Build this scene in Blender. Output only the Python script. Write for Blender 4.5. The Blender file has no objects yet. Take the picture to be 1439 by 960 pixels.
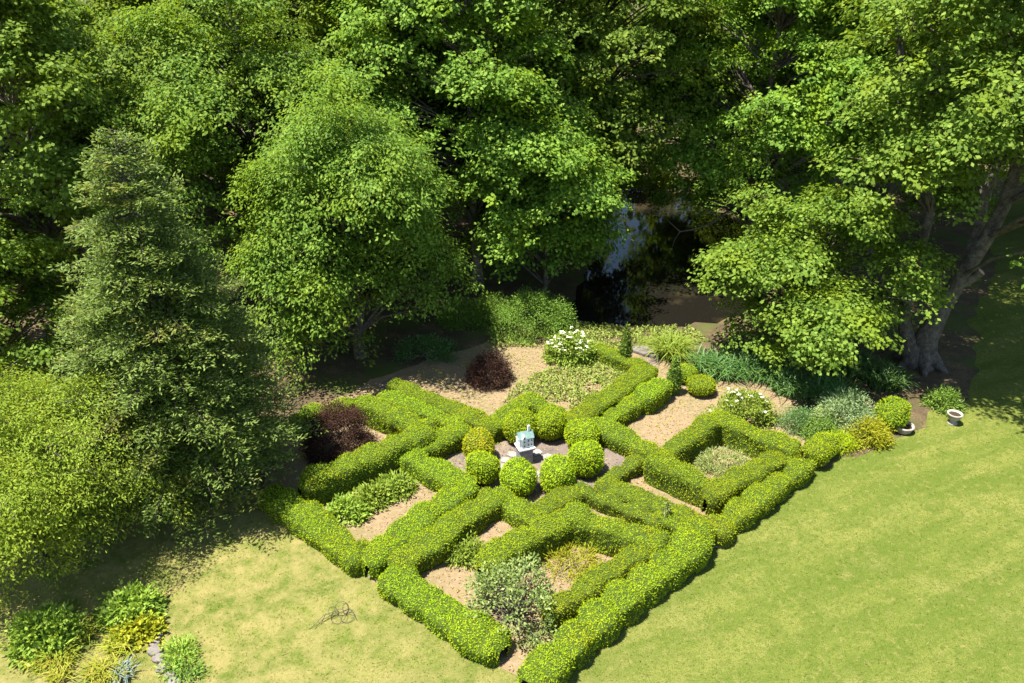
import bpy, bmesh, math
import numpy as np
from mathutils import Vector, noise as mnoise

S = bpy.context.scene
C = S.collection
# ------------------------------------------------------------------ camera, sky, sun, exposure
cam = bpy.data.cameras.new('camera'); cam.lens = 28.0; cam.sensor_width = 36.0
cam.clip_start = 0.1; cam.clip_end = 2000
camo = bpy.data.objects.new('camera', cam); C.objects.link(camo)
camo.location = (0, 0, 14.6); camo.rotation_euler = (math.radians(90-28), 0, 0)
S.camera = camo
SUN_EL, SUN_AZ = math.radians(71), math.radians(-108)      # azimuth from +Y towards +X
sv = Vector((math.sin(SUN_AZ)*math.cos(SUN_EL), math.cos(SUN_AZ)*math.cos(SUN_EL), math.sin(SUN_EL)))
W = bpy.data.worlds.new('World'); S.world = W; W.use_nodes = True
wn = W.node_tree.nodes; wl = W.node_tree.links
sky = wn.new('ShaderNodeTexSky'); sky.sky_type = 'NISHITA'; sky.sun_disc = False
sky.sun_elevation = SUN_EL; sky.sun_rotation = SUN_AZ; sky.altitude = 100
sky.dust_density = 0.6; sky.ozone_density = 1.5
bgn = [n for n in wn if n.type == 'BACKGROUND'][0]
wl.new(sky.outputs[0], bgn.inputs[0]); bgn.inputs[1].default_value = 0.08
sun = bpy.data.lights.new('sun', 'SUN'); sun.energy = 5.0; sun.angle = math.radians(0.5); sun.color = (1.0, 0.95, 0.86)
suno = bpy.data.objects.new('sun', sun); C.objects.link(suno)
suno.rotation_euler = sv.to_track_quat('Z', 'Y').to_euler(); suno.location = (-25, -6, 60)
S.view_settings.view_transform = 'Standard'; S.view_settings.look = 'None'
S.view_settings.exposure = 1.5; S.view_settings.gamma = 1.0; S.view_settings.use_curve_mapping = False
S.cycles.max_bounces = 6; S.cycles.diffuse_bounces = 3; S.cycles.glossy_bounces = 2; S.cycles.transmission_bounces = 4
S.cycles.sample_clamp_indirect = 6; S.cycles.use_denoising = True

# ------------------------------------------------------------------ surveyed plan (metres)
HEDGES=[([(-3.98, 23.43), (-2.83, 22.6), (-1.84, 21.9), (-0.66, 20.86)],
  0.6,
  0.72,
  0.08,
  0,
  'clipped hedge on the far left of the back bed, edging the bare tan mulch'),
 ([(-0.57, 20.99), (0.53, 22.43)], 0.65, 0.75, 0.07, 0, 'short hedge slanting up to the peak behind the two rear topiary balls, left arm'),
 ([(0.53, 22.48), (1.21, 21.78), (1.81, 21.03)], 0.65, 0.75, 0.07, 0, 'short hedge slanting down from the peak behind the rear topiary balls, right arm'),
 ([(1.86, 21.11), (3.34, 22.7), (4.78, 24.37)], 0.65, 0.8, 0.06, 0, 'long rounded hedge running from plaza to the stone slab, edging green ground cover'),
 ([(3.26, 26.19), (3.95, 25.37), (4.65, 24.79)], 0.55, 0.65, 0.06, 0, 'short low hedge beside the white flowering shrub and narrow spire'),
 ([(-4.27, 22.69), (-3.0, 21.9), (-1.79, 21.11)], 0.6, 0.66, 0.07, 0, 'hedge along the left path between the bare bed hedge and the square hedge'),
 ([(-1.54, 20.68), (-2.33, 20.06), (-3.02, 19.4)], 0.65, 0.75, 0.07, 0, 'short hedge left of the yellow topiary ball, upper arm of the corner'),
 ([(-2.95, 19.22), (-2.15, 18.63), (-1.35, 17.97)], 0.65, 0.85, 0.08, 0, 'plump short hedge left of the topiary balls, lower arm of the corner'),
 ([(-1.34, 17.77), (-2.44, 16.45), (-3.42, 15.09)], 0.68, 0.82, 0.08, 0, 'thick hedge with rounded end beside the leafy perennial row'),
 ([(-6.66, 17.56), (-5.27, 16.43), (-3.93, 15.24)], 0.6, 0.85, 0.07, 0, 'straight outer hedge starting in the spruce shadow at the left lawn'),
 ([(-5.64, 17.89), (-4.15, 19.03), (-2.66, 20.21)], 0.9, 0.85, 0.08, 1, 'tall square-cut hedge in front of the purple bush in the shade'),
 ([(-2.68, 20.43), (-3.59, 21.15), (-4.65, 21.91)], 0.85, 0.75, 0.06, 1, 'tall hedge to the right of the shaded purple bush'),
 ([(-4.85, 22.25), (-5.74, 21.81), (-6.74, 21.14)], 0.8, 0.7, 0.08, 1, 'hedge partly hidden behind the shaded purple bush and spruce'),
 ([(2.77, 20.97), (3.52, 21.8), (4.28, 22.58)], 0.58, 0.62, 0.08, 0, 'low thin hedge on the right side of the path towards the slab'),
 ([(4.46, 22.59), (5.05, 23.28)], 0.75, 0.85, 0.08, 0, 'bulging oval hedge end beside the tan mulch and narrow spire'),
 ([(2.66, 21.02), (3.51, 20.24), (4.12, 19.64)], 0.6, 0.68, 0.06, 1, 'hedge between tan mulch bed and the two right topiary balls'),
 ([(4.12, 19.59), (3.39, 18.95), (2.69, 18.24)], 0.48, 0.5, 0.12, 2, 'thin patchy low hedge right of the front right topiary ball'),
 ([(2.67, 18.06), (3.54, 17.37), (4.42, 16.83), (5.58, 16.2)], 0.55, 0.66, 0.08, 1, 'low hedge along the right path below the empty square hedge'),
 ([(5.66, 16.44), (7.19, 17.82), (8.56, 18.98)], 0.62, 0.78, 0.18, 2, 'lumpy outer hedge along the right lawn, upper stretch'),
 ([(4.28, 18.95), (5.27, 19.89), (6.38, 20.91)], 0.88, 0.75, 0.07, 1, 'tall hedge of the right square, upper left side'),
 ([(6.49, 20.99), (7.38, 20.16), (8.23, 19.38)], 0.88, 0.75, 0.05, 2, 'tall hedge of the right square, upper right side under white flowers'),
 ([(8.16, 19.27), (6.79, 18.27), (5.55, 17.44)], 0.8, 0.68, 0.06, 2, 'hedge of the right square, lower right side beside lawn'),
 ([(4.21, 18.79), (4.76, 18.28), (5.23, 17.86)], 0.9, 0.78, 0.08, 1, 'tall dark-fronted hedge of the right square, lower left side'),
 ([(-0.58, 17.3), (-1.75, 15.97), (-2.71, 14.93)], 0.66, 0.82, 0.08, 0, 'thick hedge on the right of the lower left path, above mulch patch'),
 ([(-0.42, 17.49), (0.09, 17.04), (0.54, 16.63)], 0.6, 0.7, 0.06, 0, 'short hedge below the front left topiary ball'),
 ([(0.62, 16.69), (1.18, 17.19), (1.72, 17.68)], 0.6, 0.68, 0.08, 1, 'short hedge below the front right topiary ball'),
 ([(1.89, 17.9), (2.94, 17.28), (3.9, 16.57)], 0.5, 0.55, 0.14, 2, 'thin uneven hedge along the right path above the front square'),
 ([(4.25, 16.47), (4.83, 15.85)], 0.72, 0.85, 0.06, 2, 'stout rounded hedge corner beside the right lawn'),
 ([(4.77, 15.64), (3.45, 14.43), (1.94, 13.05), (0.55, 11.64)], 0.72, 0.9, 0.15, 2, 'long lumpy outer hedge along the right lawn, front stretch'),
 ([(-2.83, 14.44), (-1.64, 13.45), (-0.5, 12.55)], 0.56, 0.95, 0.08, 0, 'outer hedge along the left lawn, nearest the open leafy shrub'),
 ([(1.35, 16.29), (0.37, 15.52), (-0.52, 14.83)], 0.88, 0.82, 0.08, 2, 'hedge of the front square, upper left side'),
 ([(1.55, 16.43), (2.58, 15.92), (3.63, 15.42)], 0.88, 0.8, 0.07, 1, 'tall dark-fronted hedge of the front square, upper right side'),
 ([(3.61, 15.43), (2.24, 14.38), (0.96, 13.34)], 0.72, 0.62, 0.08, 2, 'hedge of the front square, lower right side parallel to lawn')]
BALLS=[((-1.02, 19.82), 0.47, 2, 'golden yellow topiary ball at the left of the plaza ring'),
 ((-0.82, 18.75), 0.48, 1, 'lime topiary ball in front of the golden yellow one'),
 ((0.23, 20.77), 0.5, 0, 'topiary ball directly behind the white birdhouse'),
 ((1.2, 20.97), 0.49, 0, 'topiary ball at the back, right of the birdhouse roof'),
 ((2.16, 20.34), 0.5, 0, 'topiary ball at the right of the ring, partly hidden behind another'),
 ((2.19, 19.1), 0.51, 0, 'topiary ball at the right of the ring, in front of another'),
 ((0.21, 18.22), 0.51, 0, 'topiary ball front left, below the birdhouse pedestal'),
 ((1.31, 18.29), 0.52, 1, 'broad topiary ball front right of the ring, beside the path mouth')]
P={'ballbush': (12.22, 21.55),
 'blue': (-8.5, 11.91),
 'bowl': (12.58, 21.3),
 'bushW': (-3.81, 15.39),
 'center': (0.71, 19.81),
 'clumpA': (5.98, 26.31),
 'clumpB': (7.76, 24.98),
 'clumpC': (8.85, 24.98),
 'clumpD': (12.38, 25.24),
 'clumpE': (10.91, 23.28),
 'clumpF': (9.74, 23.85),
 'clumpG': (13.14, 24.23),
 'clumpH': (7.3, 25.24),
 'darkA': (9.26, 21.55),
 'darkB': (9.79, 21.06),
 'daylily': (-9.54, 12.58),
 'e5b1': (9.13, 19.56),
 'e5b2': (9.58, 19.99),
 'edgeA': (-8.62, 13.6),
 'edgeB': (-7.42, 11.77),
 'epla': (6.35, 19.45),
 'hosta1': (-10.58, 12.88),
 'hosta2': (-9.02, 13.62),
 'hosta3': (-8.64, 12.99),
 'leftgroundA': (-11.38, 15.14),
 'leftshrubA': (-17.14, 23.28),
 'lowhedgeA': (6.58, 23.66),
 'lowhedgeB': (6.17, 24.48),
 'ne': (5.53, 26.31),
 'nw': (-4.55, 24.38),
 'openshrub': (0.04, 13.51),
 'pedestal': (0.38, 19.7),
 'per1': (-4.53, 17.27),
 'per2': (-4.02, 17.76),
 'per3': (-3.36, 18.27),
 'potplant': (14.57, 22.74),
 'purple1': (-0.8, 24.48),
 'purple2': (-5.35, 20.29),
 'se': (5.36, 16.11),
 'slab1': (5.2, 26.48),
 'smallA': (-7.43, 12.39),
 'smallB': (-7.1, 11.91),
 'sper': (-1.19, 15.65),
 'spire1': (4.14, 25.55),
 'spire2': (5.58, 23.61),
 'spire3': (4.1, 16.46),
 'spla': (1.55, 15.27),
 'spruce': (-9.49, 18.53),
 'sw': (-3.4, 15.07),
 'treeR': (15.05, 25.66),
 'urn': (14.4, 21.75),
 'viburnum': (2.15, 26.04),
 'whiteshrub': (7.52, 21.96),
 'willow': (10.75, 21.63),
 'wire': (-4.13, 13.62),
 'yellowA': (11.18, 20.83),
 'yellowB': (10.24, 21.71),
 'yellowC': (10.25, 20.44),
 'yew': (0.81, 28.31),
 'yewB': (-1.88, 29.2),
 'yewC': (-3.21, 26.31),
 'yewD': (-0.86, 29.33)}
STEMS=[[(0.13, 0.0, -0.27),
  (0.05, 0.06, 1.05),
  (0.35, 0.12, 2.26),
  (0.78, 0.19, 3.45),
  (1.3, 0.25, 4.84),
  (1.61, 0.31, 6.02),
  (1.69, 0.38, 7.65),
  (1.59, 0.44, 9.47),
  (1.36, 0.5, 11.18)],
 [(0.29, 0.1, 2.04), (0.78, 0.43, 3.43), (1.27, 0.77, 4.78), (1.36, 1.1, 5.96), (1.67, 1.43, 7.25), (1.74, 1.77, 8.98), (1.5, 2.1, 10.98)],
 [(-0.15, -0.1, 0.03),
  (-0.51, 0.11, 0.87),
  (-0.84, 0.33, 1.79),
  (-0.77, 0.54, 3.24),
  (-0.58, 0.76, 5.56),
  (-1.18, 0.97, 7.01),
  (-2.1, 1.19, 9.1),
  (-2.65, 1.4, 11.07)],
 [(0.69, 0.1, 3.16), (1.08, 0.0, 3.48), (1.25, -0.1, 3.76)]]

# ------------------------------------------------------------------ materials
def nodes(m):
    m.use_nodes = True
    nt = m.node_tree
    return nt, nt.nodes, nt.links, nt.nodes['Principled BSDF'], nt.nodes['Material Output']
def ramp(n, stops):
    r = n.new('ShaderNodeValToRGB'); e = r.color_ramp.elements
    while len(e) < len(stops): e.new(0.5)
    for i, (p, c) in enumerate(stops):
        e[i].position = p; e[i].color = (c[0], c[1], c[2], 1)
    return r
def noise(n, l, scale, detail=3, rough=0.55, vec=None):
    t = n.new('ShaderNodeTexNoise'); t.inputs['Scale'].default_value = scale
    t.inputs['Detail'].default_value = detail; t.inputs['Roughness'].default_value = rough
    if vec is not None: l.new(vec, t.inputs['Vector'])
    return t
def mix(n, l, fac, a, b, mode='MIX'):
    x = n.new('ShaderNodeMix'); x.data_type = 'RGBA'; x.blend_type = mode
    for sock, v in ((x.inputs['Factor'], fac), (x.inputs['A'], a), (x.inputs['B'], b)):
        if hasattr(v, 'is_output') or hasattr(v, 'links'): l.new(v, sock)
        elif isinstance(v, (int, float)): sock.default_value = v
        else: sock.default_value = (*v, 1)
    return x.outputs['Result']
def leaf_mat(name, dark, mid, light, trans=0.3, tint=None, tint_scale=0.6, tint_lo=0.5, tint_hi=0.65, rough=0.6, spec=0.12, vary=0.16, gain=1.55):
    m = bpy.data.materials.new(name); nt, n, l, p, o = nodes(m)
    g = n.new('ShaderNodeNewGeometry')
    gn = lambda c: tuple(min(.8, x*gain) for x in c)
    r = ramp(n, [(0.0, gn(dark)), (0.55, gn(mid)), (1.0, gn(light))])
    if tint: tint = gn(tint)
    l.new(g.outputs['Random Per Island'], r.inputs[0])
    tc = n.new('ShaderNodeTexCoord'); col = r.outputs[0]
    if tint:
        t = noise(n, l, tint_scale, 3, 0.6, tc.outputs['Object'])
        mr = n.new('ShaderNodeMapRange'); mr.inputs[1].default_value = tint_lo; mr.inputs[2].default_value = tint_hi
        l.new(t.outputs[0], mr.inputs[0])
        col = mix(n, l, mr.outputs[0], col, tint)
    oi = n.new('ShaderNodeObjectInfo')
    hs = n.new('ShaderNodeHueSaturation')
    a = n.new('ShaderNodeMath'); a.operation = 'MULTIPLY_ADD'; a.inputs[1].default_value = 0.02; a.inputs[2].default_value = 0.49
    b = n.new('ShaderNodeMath'); b.operation = 'MULTIPLY_ADD'; b.inputs[1].default_value = vary*2; b.inputs[2].default_value = 1-vary
    l.new(oi.outputs['Random'], a.inputs[0]); l.new(oi.outputs['Random'], b.inputs[0])
    l.new(a.outputs[0], hs.inputs['Hue']); l.new(b.outputs[0], hs.inputs['Value']); l.new(col, hs.inputs['Color'])
    col = hs.outputs[0]
    l.new(col, p.inputs['Base Color']); p.inputs['Roughness'].default_value = rough; p.inputs['Specular IOR Level'].default_value = spec
    tr = n.new('ShaderNodeBsdfTranslucent')
    l.new(mix(n, l, 1.0, col, (1.25, 1.1, 0.45), 'MULTIPLY'), tr.inputs[0])
    ms = n.new('ShaderNodeMixShader'); ms.inputs[0].default_value = trans
    l.new(p.outputs[0], ms.inputs[1]); l.new(tr.outputs[0], ms.inputs[2]); l.new(ms.outputs[0], o.inputs[0])
    return m
def surf_mat(name, layers, rough=0.9, bump=None, spec=0.2, stretch=None, dry=None):
    """layers: first colour, then (noise scale, lo, hi, colour, detail) mixed over"""
    m = bpy.data.materials.new(name); nt, n, l, p, o = nodes(m)
    tc = n.new('ShaderNodeTexCoord'); vec = tc.outputs['Object']
    if stretch:
        mp = n.new('ShaderNodeMapping'); mp.inputs['Rotation'].default_value = (0, 0, stretch[0]); l.new(vec, mp.inputs[0])
        mp2 = n.new('ShaderNodeMapping'); mp2.inputs['Scale'].default_value = (stretch[1], stretch[2], 1); l.new(mp.outputs[0], mp2.inputs[0]); svec = mp2.outputs[0]
    col = layers[0]
    for k, (sc, lo, hi, c, det, st) in enumerate(layers[1:]):
        v = svec if (st and stretch) else vec
        off = n.new('ShaderNodeVectorMath'); off.operation = 'ADD'; off.inputs[1].default_value = (17.3*k, 5.1*k, 3.7*k); l.new(v, off.inputs[0])
        t = noise(n, l, sc, det, 0.6, off.outputs[0])
        mr = n.new('ShaderNodeMapRange'); mr.inputs[1].default_value = lo; mr.inputs[2].default_value = hi; l.new(t.outputs[0], mr.inputs[0])
        col = mix(n, l, mr.outputs[0], col, c)
    if dry:   # parched turf: patchy, more of it towards the west side
        sx = n.new('ShaderNodeSeparateXYZ'); l.new(vec, sx.inputs[0])
        m1 = n.new('ShaderNodeMapRange'); m1.inputs[1].default_value = 5; m1.inputs[2].default_value = -6; m1.inputs[3].default_value = .0; m1.inputs[4].default_value = 1.0; l.new(sx.outputs[0], m1.inputs[0])
        t = noise(n, l, 1.9, 6, .7, vec); m2 = n.new('ShaderNodeMapRange'); m2.inputs[1].default_value = .38; m2.inputs[2].default_value = .62; m2.inputs[4].default_value = .72; l.new(t.outputs[0], m2.inputs[0])
        mm = n.new('ShaderNodeMath'); mm.operation = 'MULTIPLY'; l.new(m1.outputs[0], mm.inputs[0]); l.new(m2.outputs[0], mm.inputs[1])
        col = mix(n, l, mm.outputs[0], col, dry)
    if isinstance(col, tuple): p.inputs['Base Color'].default_value = (*col, 1)
    else: l.new(col, p.inputs['Base Color'])
    p.inputs['Roughness'].default_value = rough; p.inputs['Specular IOR Level'].default_value = spec
    if bump:
        t = noise(n, l, bump[0], 4, 0.65, vec); b = n.new('ShaderNodeBump'); b.inputs['Strength'].default_value = bump[1]; b.inputs['Distance'].default_value = bump[2]
        l.new(t.outputs[0], b.inputs['Height']); l.new(b.outputs[0], p.inputs['Normal'])
    return m

M = {}
M['maple'] = leaf_mat('maple_leaf', (.046, .088, .011), (.082, .142, .017), (.145, .205, .036), .45, (.115, .165, .013), .5, .5, .68, gain=1.85)
M['linden'] = leaf_mat('linden_leaf', (.046, .090, .012), (.082, .145, .017), (.145, .20, .034), .45, (.112, .165, .014), .5, .5, .68, gain=1.8)
M['feather'] = leaf_mat('locust_leaf', (.078, .135, .012), (.132, .200, .018), (.205, .265, .040), .45, (.165, .215, .018), .9, .5, .7, gain=2.0)
M['spruce'] = leaf_mat('spruce_needle', (.058, .098, .020), (.098, .150, .030), (.165, .22, .055), .35, (.17, .135, .038), .55, .58, .78, gain=1.6)
M['hedge'] = leaf_mat('hedge_leaf', (.105, .16, .005), (.142, .20, .006), (.18, .235, .009), .38, (.172, .205, .005), 1.1, .48, .72, gain=2.05)
M['hedge1'] = leaf_mat('hedge_leaf_deep', (.095, .14, .006), (.135, .185, .007), (.18, .225, .012), .4, (.18, .20, .006), 1.0, .48, .7, gain=2.05)
M['hedge2'] = leaf_mat('hedge_leaf_golden', (.112, .16, .005), (.150, .195, .006), (.185, .225, .009), .38, (.188, .20, .005), 1.2, .5, .75, gain=1.95)
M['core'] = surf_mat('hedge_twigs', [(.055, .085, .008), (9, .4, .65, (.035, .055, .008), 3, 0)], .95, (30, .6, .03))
M['ball'] = leaf_mat('topiary_leaf', (.13, .19, .005), (.165, .23, .007), (.205, .265, .011), .4, (.21, .245, .005), 1.6, .5, .7, gain=2.05)
M['ballg'] = leaf_mat('topiary_leaf_gold', (.17, .20, .006), (.23, .25, .008), (.28, .29, .012), .4, (.32, .26, .008), 2.2, .5, .75, gain=1.75)
M['purple'] = leaf_mat('barberry_leaf', (.035, .015, .013), (.060, .026, .020), (.10, .050, .032), .2, (.080, .038, .022), 1.5, .5, .7, gain=.8)
M['green'] = leaf_mat('perennial_leaf', (.085, .14, .014), (.14, .205, .024), (.22, .285, .05), .35)
M['pale'] = leaf_mat('pale_leaf', (.10, .14, .035), (.17, .21, .06), (.26, .29, .11), .3)
M['open'] = leaf_mat('open_shrub_leaf', (.07, .105, .022), (.12, .16, .042), (.20, .235, .085), .3)
M['yellow'] = leaf_mat('yellow_green_leaf', (.13, .165, .008), (.20, .22, .012), (.28, .27, .02), .3)
M['dark'] = leaf_mat('iris_leaf', (.025, .06, .014), (.045, .095, .022), (.09, .15, .045), .3, gain=2.0, rough=.45, spec=.3)
M['yew'] = leaf_mat('yew_leaf', (.05, .095, .012), (.085, .14, .018), (.13, .19, .03), .2)
M['willow'] = leaf_mat('willow_leaf', (.08, .13, .045), (.14, .20, .08), (.24, .30, .15), .25)
M['daylily'] = leaf_mat('daylily_leaf', (.12, .16, .012), (.19, .205, .02), (.28, .235, .05), .3)
M['blue'] = leaf_mat('blue_grey_leaf', (.09, .13, .11), (.14, .19, .165), (.20, .25, .225), .2, gain=1.2)
M['flower'] = leaf_mat('cream_flower', (.55, .55, .40), (.70, .70, .55), (.80, .80, .70), .2, vary=.03, gain=1)
M['cover'] = leaf_mat('ground_cover_leaf', (.09, .13, .02), (.15, .19, .035), (.22, .25, .07), .25)
M['chip'] = leaf_mat('mulch_chip', (.15, .10, .05), (.245, .172, .09), (.35, .255, .145), .0, vary=.0, gain=1)
M['bark'] = surf_mat('bark', [(.085, .070, .055), (5, .4, .6, (.16, .14, .115), 5, 0), (22, .5, .7, (.04, .032, .025), 4, 0)], .95, (14, 1.0, .06))
M['palebark'] = surf_mat('pale_bark', [(.17, .145, .115), (4, .45, .6, (.27, .235, .18), 5, 0), (18, .5, .66, (.07, .055, .045), 4, 0)], .95, (12, 1.0, .08))
M['twig'] = surf_mat('twig', [(.13, .10, .07), (12, .4, .6, (.22, .19, .14), 3, 0)], .9)
M['ground'] = surf_mat('leaf_litter', [(.085, .062, .034), (1.2, .45, .65, (.15, .105, .055), 5, 0), (14, .5, .68, (.045, .036, .022), 5, 0), (.5, .5, .62, (.075, .092, .02), 4, 0)], .95, (25, .7, .05))
LAWN_LAYERS = [(.145, .172, .030), (.5, .42, .58, (.205, .210, .050), 3, 1), (1.0, .45, .60, (.086, .130, .015), 4, 1),
               (.42, .58, .76, (.27, .235, .085), 5, 0), (1.6, .48, .68, (.092, .132, .016), 6, 0), (5, .52, .72, (.235, .215, .065), 5, 0), (13, .47, .66, (.085, .118, .014), 5, 0), (34, .46, .64, (.070, .098, .012), 4, 0), (55, .54, .72, (.22, .215, .07), 3, 0)]
DRY = (.30, .245, .095)
M['lawn'] = surf_mat('lawn_turf', LAWN_LAYERS, .95, (60, .8, .04), .1, (math.radians(-24), .22, 1.5), DRY)
M['grass'] = surf_mat('grass_blade', LAWN_LAYERS, .8, None, .1, (math.radians(-24), .22, 1.5), DRY)
M['mulch'] = surf_mat('dry_mulch', [(.235, .172, .098), (.7, .45, .62, (.18, .155, .07), 4, 0), (7, .48, .66, (.29, .21, .125), 5, 0), (40, .52, .68, (.20, .125, .06), 4, 0)], .95, (45, .8, .03))
M['path'] = surf_mat('path_grit', [(.18, .142, .118), (.9, .45, .6, (.125, .104, .092), 5, 0), (2.2, .5, .64, (.25, .19, .14), 5, 0), (35, .5, .7, (.09, .072, .062), 4, 0)], .95, (40, .8, .03))
M['stone'] = surf_mat('grey_slab', [(.15, .13, .118), (3, .42, .62, (.21, .185, .165), 5, 0), (25, .52, .7, (.09, .078, .07), 4, 0)], .85, (18, .6, .03))
M['palestone'] = surf_mat('pale_flagstone', [(.24, .22, .20), (5, .45, .62, (.28, .275, .265), 5, 0), (30, .5, .7, (.24, .21, .18), 4, 0)], .8, (20, .5, .02))
M['slate'] = surf_mat('slate_pedestal', [(.20, .195, .215), (6, .45, .6, (.27, .255, .27), 4, 0)], .7, (20, .4, .02))
M['white'] = surf_mat('white_paint', [(.78, .78, .75), (6, .55, .75, (.66, .66, .61), 4, 0)], .6)
M['teal'] = surf_mat('weathered_copper', [(.13, .22, .205), (9, .45, .65, (.20, .27, .25), 4, 0)], .6)
M['black'] = surf_mat('dark_hole', [(.012, .012, .012)], .9)
M['concrete'] = surf_mat('pale_concrete', [(.36, .325, .275), (7, .45, .62, (.26, .225, .185), 5, 0), (30, .55, .7, (.28, .24, .20), 3, 0)], .9, (30, .5, .02))
M['soil'] = surf_mat('potting_soil', [(.035, .025, .018), (20, .4, .6, (.06, .045, .03), 3, 0)], .95, (40, .7, .03))
M['wire'] = surf_mat('dark_wire', [(.06, .055, .05), (20, .5, .65, (.12, .09, .065), 3, 0)], .55)
M['cut'] = surf_mat('cut_wood', [(.42, .27, .18), (10, .45, .65, (.52, .36, .25), 3, 0)], .9)
def water_mat():
    m = bpy.data.materials.new('pond_water'); nt, n, l, p, o = nodes(m)
    tc = n.new('ShaderNodeTexCoord')
    t = noise(n, l, .32, 5, .6, tc.outputs['Object'])
    r = ramp(n, [(.55, (.009, .008, .006)), (.64, (.028, .022, .012)), (.80, (.048, .037, .021))])
    l.new(t.outputs[0], r.inputs[0]); l.new(r.outputs[0], p.inputs['Base Color'])
    p.inputs['Roughness'].default_value = .04; p.inputs['IOR'].default_value = 1.33
    b = n.new('ShaderNodeBump'); b.inputs['Strength'].default_value = .05; b.inputs['Distance'].default_value = .02
    t2 = noise(n, l, 3.0, 2, .5, tc.outputs['Object']); l.new(t2.outputs[0], b.inputs['Height']); l.new(b.outputs[0], p.inputs['Normal'])
    return m
M['water'] = water_mat()

# ------------------------------------------------------------------ mesh helpers
def obj(name, v, f, mat, parent=None, smooth=False):
    """v (n,3) floats; f list/array of polygons (all quads array, or list of tuples)"""
    me = bpy.data.meshes.new(name)
    v = np.asarray(v, dtype=np.float32)
    if isinstance(f, np.ndarray):
        k = f.shape[1]; nf = len(f)
        me.vertices.add(len(v)); me.vertices.foreach_set('co', v.ravel())
        me.loops.add(nf*k); me.loops.foreach_set('vertex_index', f.astype(np.int32).ravel())
        me.polygons.add(nf); me.polygons.foreach_set('loop_start', np.arange(0, nf*k, k, dtype=np.int32))
        me.update(calc_edges=True)
    else:
        me.from_pydata(v.tolist(), [], f); me.update()
    if smooth: me.polygons.foreach_set('use_smooth', [True]*len(me.polygons))
    me.materials.append(M[mat])
    o = bpy.data.objects.new(name, me); C.objects.link(o)
    if parent is not None: o.parent = parent
    return o
def tag(o, label=None, cat=None, group=None, kind=None):
    if label: o['label'] = label
    if cat: o['category'] = cat
    if group: o['group'] = group
    if kind: o['kind'] = kind
    return o
def thing(name, label, cat, loc=(0, 0, 0), rz=0.0, group=None):
    o = bpy.data.objects.new(name, None); C.objects.link(o); o.empty_display_size = .3
    o.location = loc if len(loc) == 3 else (loc[0], loc[1], 0); o.rotation_euler = (0, 0, rz)
    return tag(o, label, cat, group)
def dup(root, loc, rz=0.0, scale=1.0, label=None, group=None):
    r = root.copy(); C.objects.link(r); r.location = loc if len(loc) == 3 else (loc[0], loc[1], 0)
    r.rotation_euler = (0, 0, rz); r.scale = (scale,)*3 if not isinstance(scale, tuple) else scale
    if label: r['label'] = label
    if group: r['group'] = group
    for ch in list(root.children):
        c = ch.copy(); C.objects.link(c); c.parent = r
    return r
def unit(a): return a/np.maximum(np.linalg.norm(a, axis=-1, keepdims=True), 1e-9)
def kites(pos, d, nrm, L, Wd, fold=.12, belly=.45):
    """leaf shaped quads: base, right, tip, left"""
    n = len(pos); L = np.broadcast_to(L, (n,))[:, None]; Wd = np.broadcast_to(Wd, (n,))[:, None]
    d = unit(d); s = unit(np.cross(d, nrm)); nn = np.cross(s, d)
    mid = pos + d*L*belly - nn*L*fold
    v = np.stack([pos, mid+s*Wd*.5, pos+d*L - nn*L*fold*.5, mid-s*Wd*.5], axis=1).reshape(-1, 3)
    return v, np.arange(n*4).reshape(-1, 4)
def tubes(paths, sides=6):
    V = []; F = []; b = 0
    for pts, rad in paths:
        pts = np.asarray(pts, float); m = len(pts)
        t = unit(np.gradient(pts, axis=0)); ref = np.array([0.31, 0.95, 0.12]); ref2 = np.array([1., .1, .2])
        for i in range(m):
            r0 = ref if abs(t[i] @ ref) < .9 else ref2
            u = unit(np.cross(t[i], r0)); w = np.cross(t[i], u)
            a = np.arange(sides)*2*math.pi/sides
            V.append(pts[i] + rad[i]*(np.cos(a)[:, None]*u + np.sin(a)[:, None]*w))
        for i in range(m-1):
            for k in range(sides):
                k2 = (k+1) % sides
                F.append((b+i*sides+k, b+i*sides+k2, b+(i+1)*sides+k2, b+(i+1)*sides+k))
        b += m*sides
    return np.concatenate(V), np.array(F)
def rnd_dir(rng, n): return unit(rng.normal(size=(n, 3)))
def scatter(rng, v, f, n):
    """n random points on a quad mesh with face normals"""
    a, b, c, d = (v[f[:, i]] for i in range(4))
    nr = np.cross(c-a, d-b); ar = np.linalg.norm(nr, axis=1); nr = unit(nr)
    i = rng.choice(len(f), n, p=ar/ar.sum()); s = rng.random((n, 1)); t = rng.random((n, 1))
    p = (a[i]*(1-s)+b[i]*s)*(1-t) + (d[i]*(1-s)+c[i]*s)*t
    return p, nr[i]
def area(v, f):
    a, b, c, d = (v[f[:, i]] for i in range(4)); return np.linalg.norm(np.cross(c-a, d-b), axis=1).sum()/2
def grid_faces(m, k, wrap):
    F = []
    for i in range(m-1):
        for j in range(k if wrap else k-1):
            j2 = (j+1) % k; F.append((i*k+j, i*k+j2, (i+1)*k+j2, (i+1)*k+j))
    return np.array(F)
def vnoise(p, s, seed=0.0):
    return np.array([mnoise.noise(Vector((x*s+seed, y*s+seed*.7, z*s))) for x, y, z in p])
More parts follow.
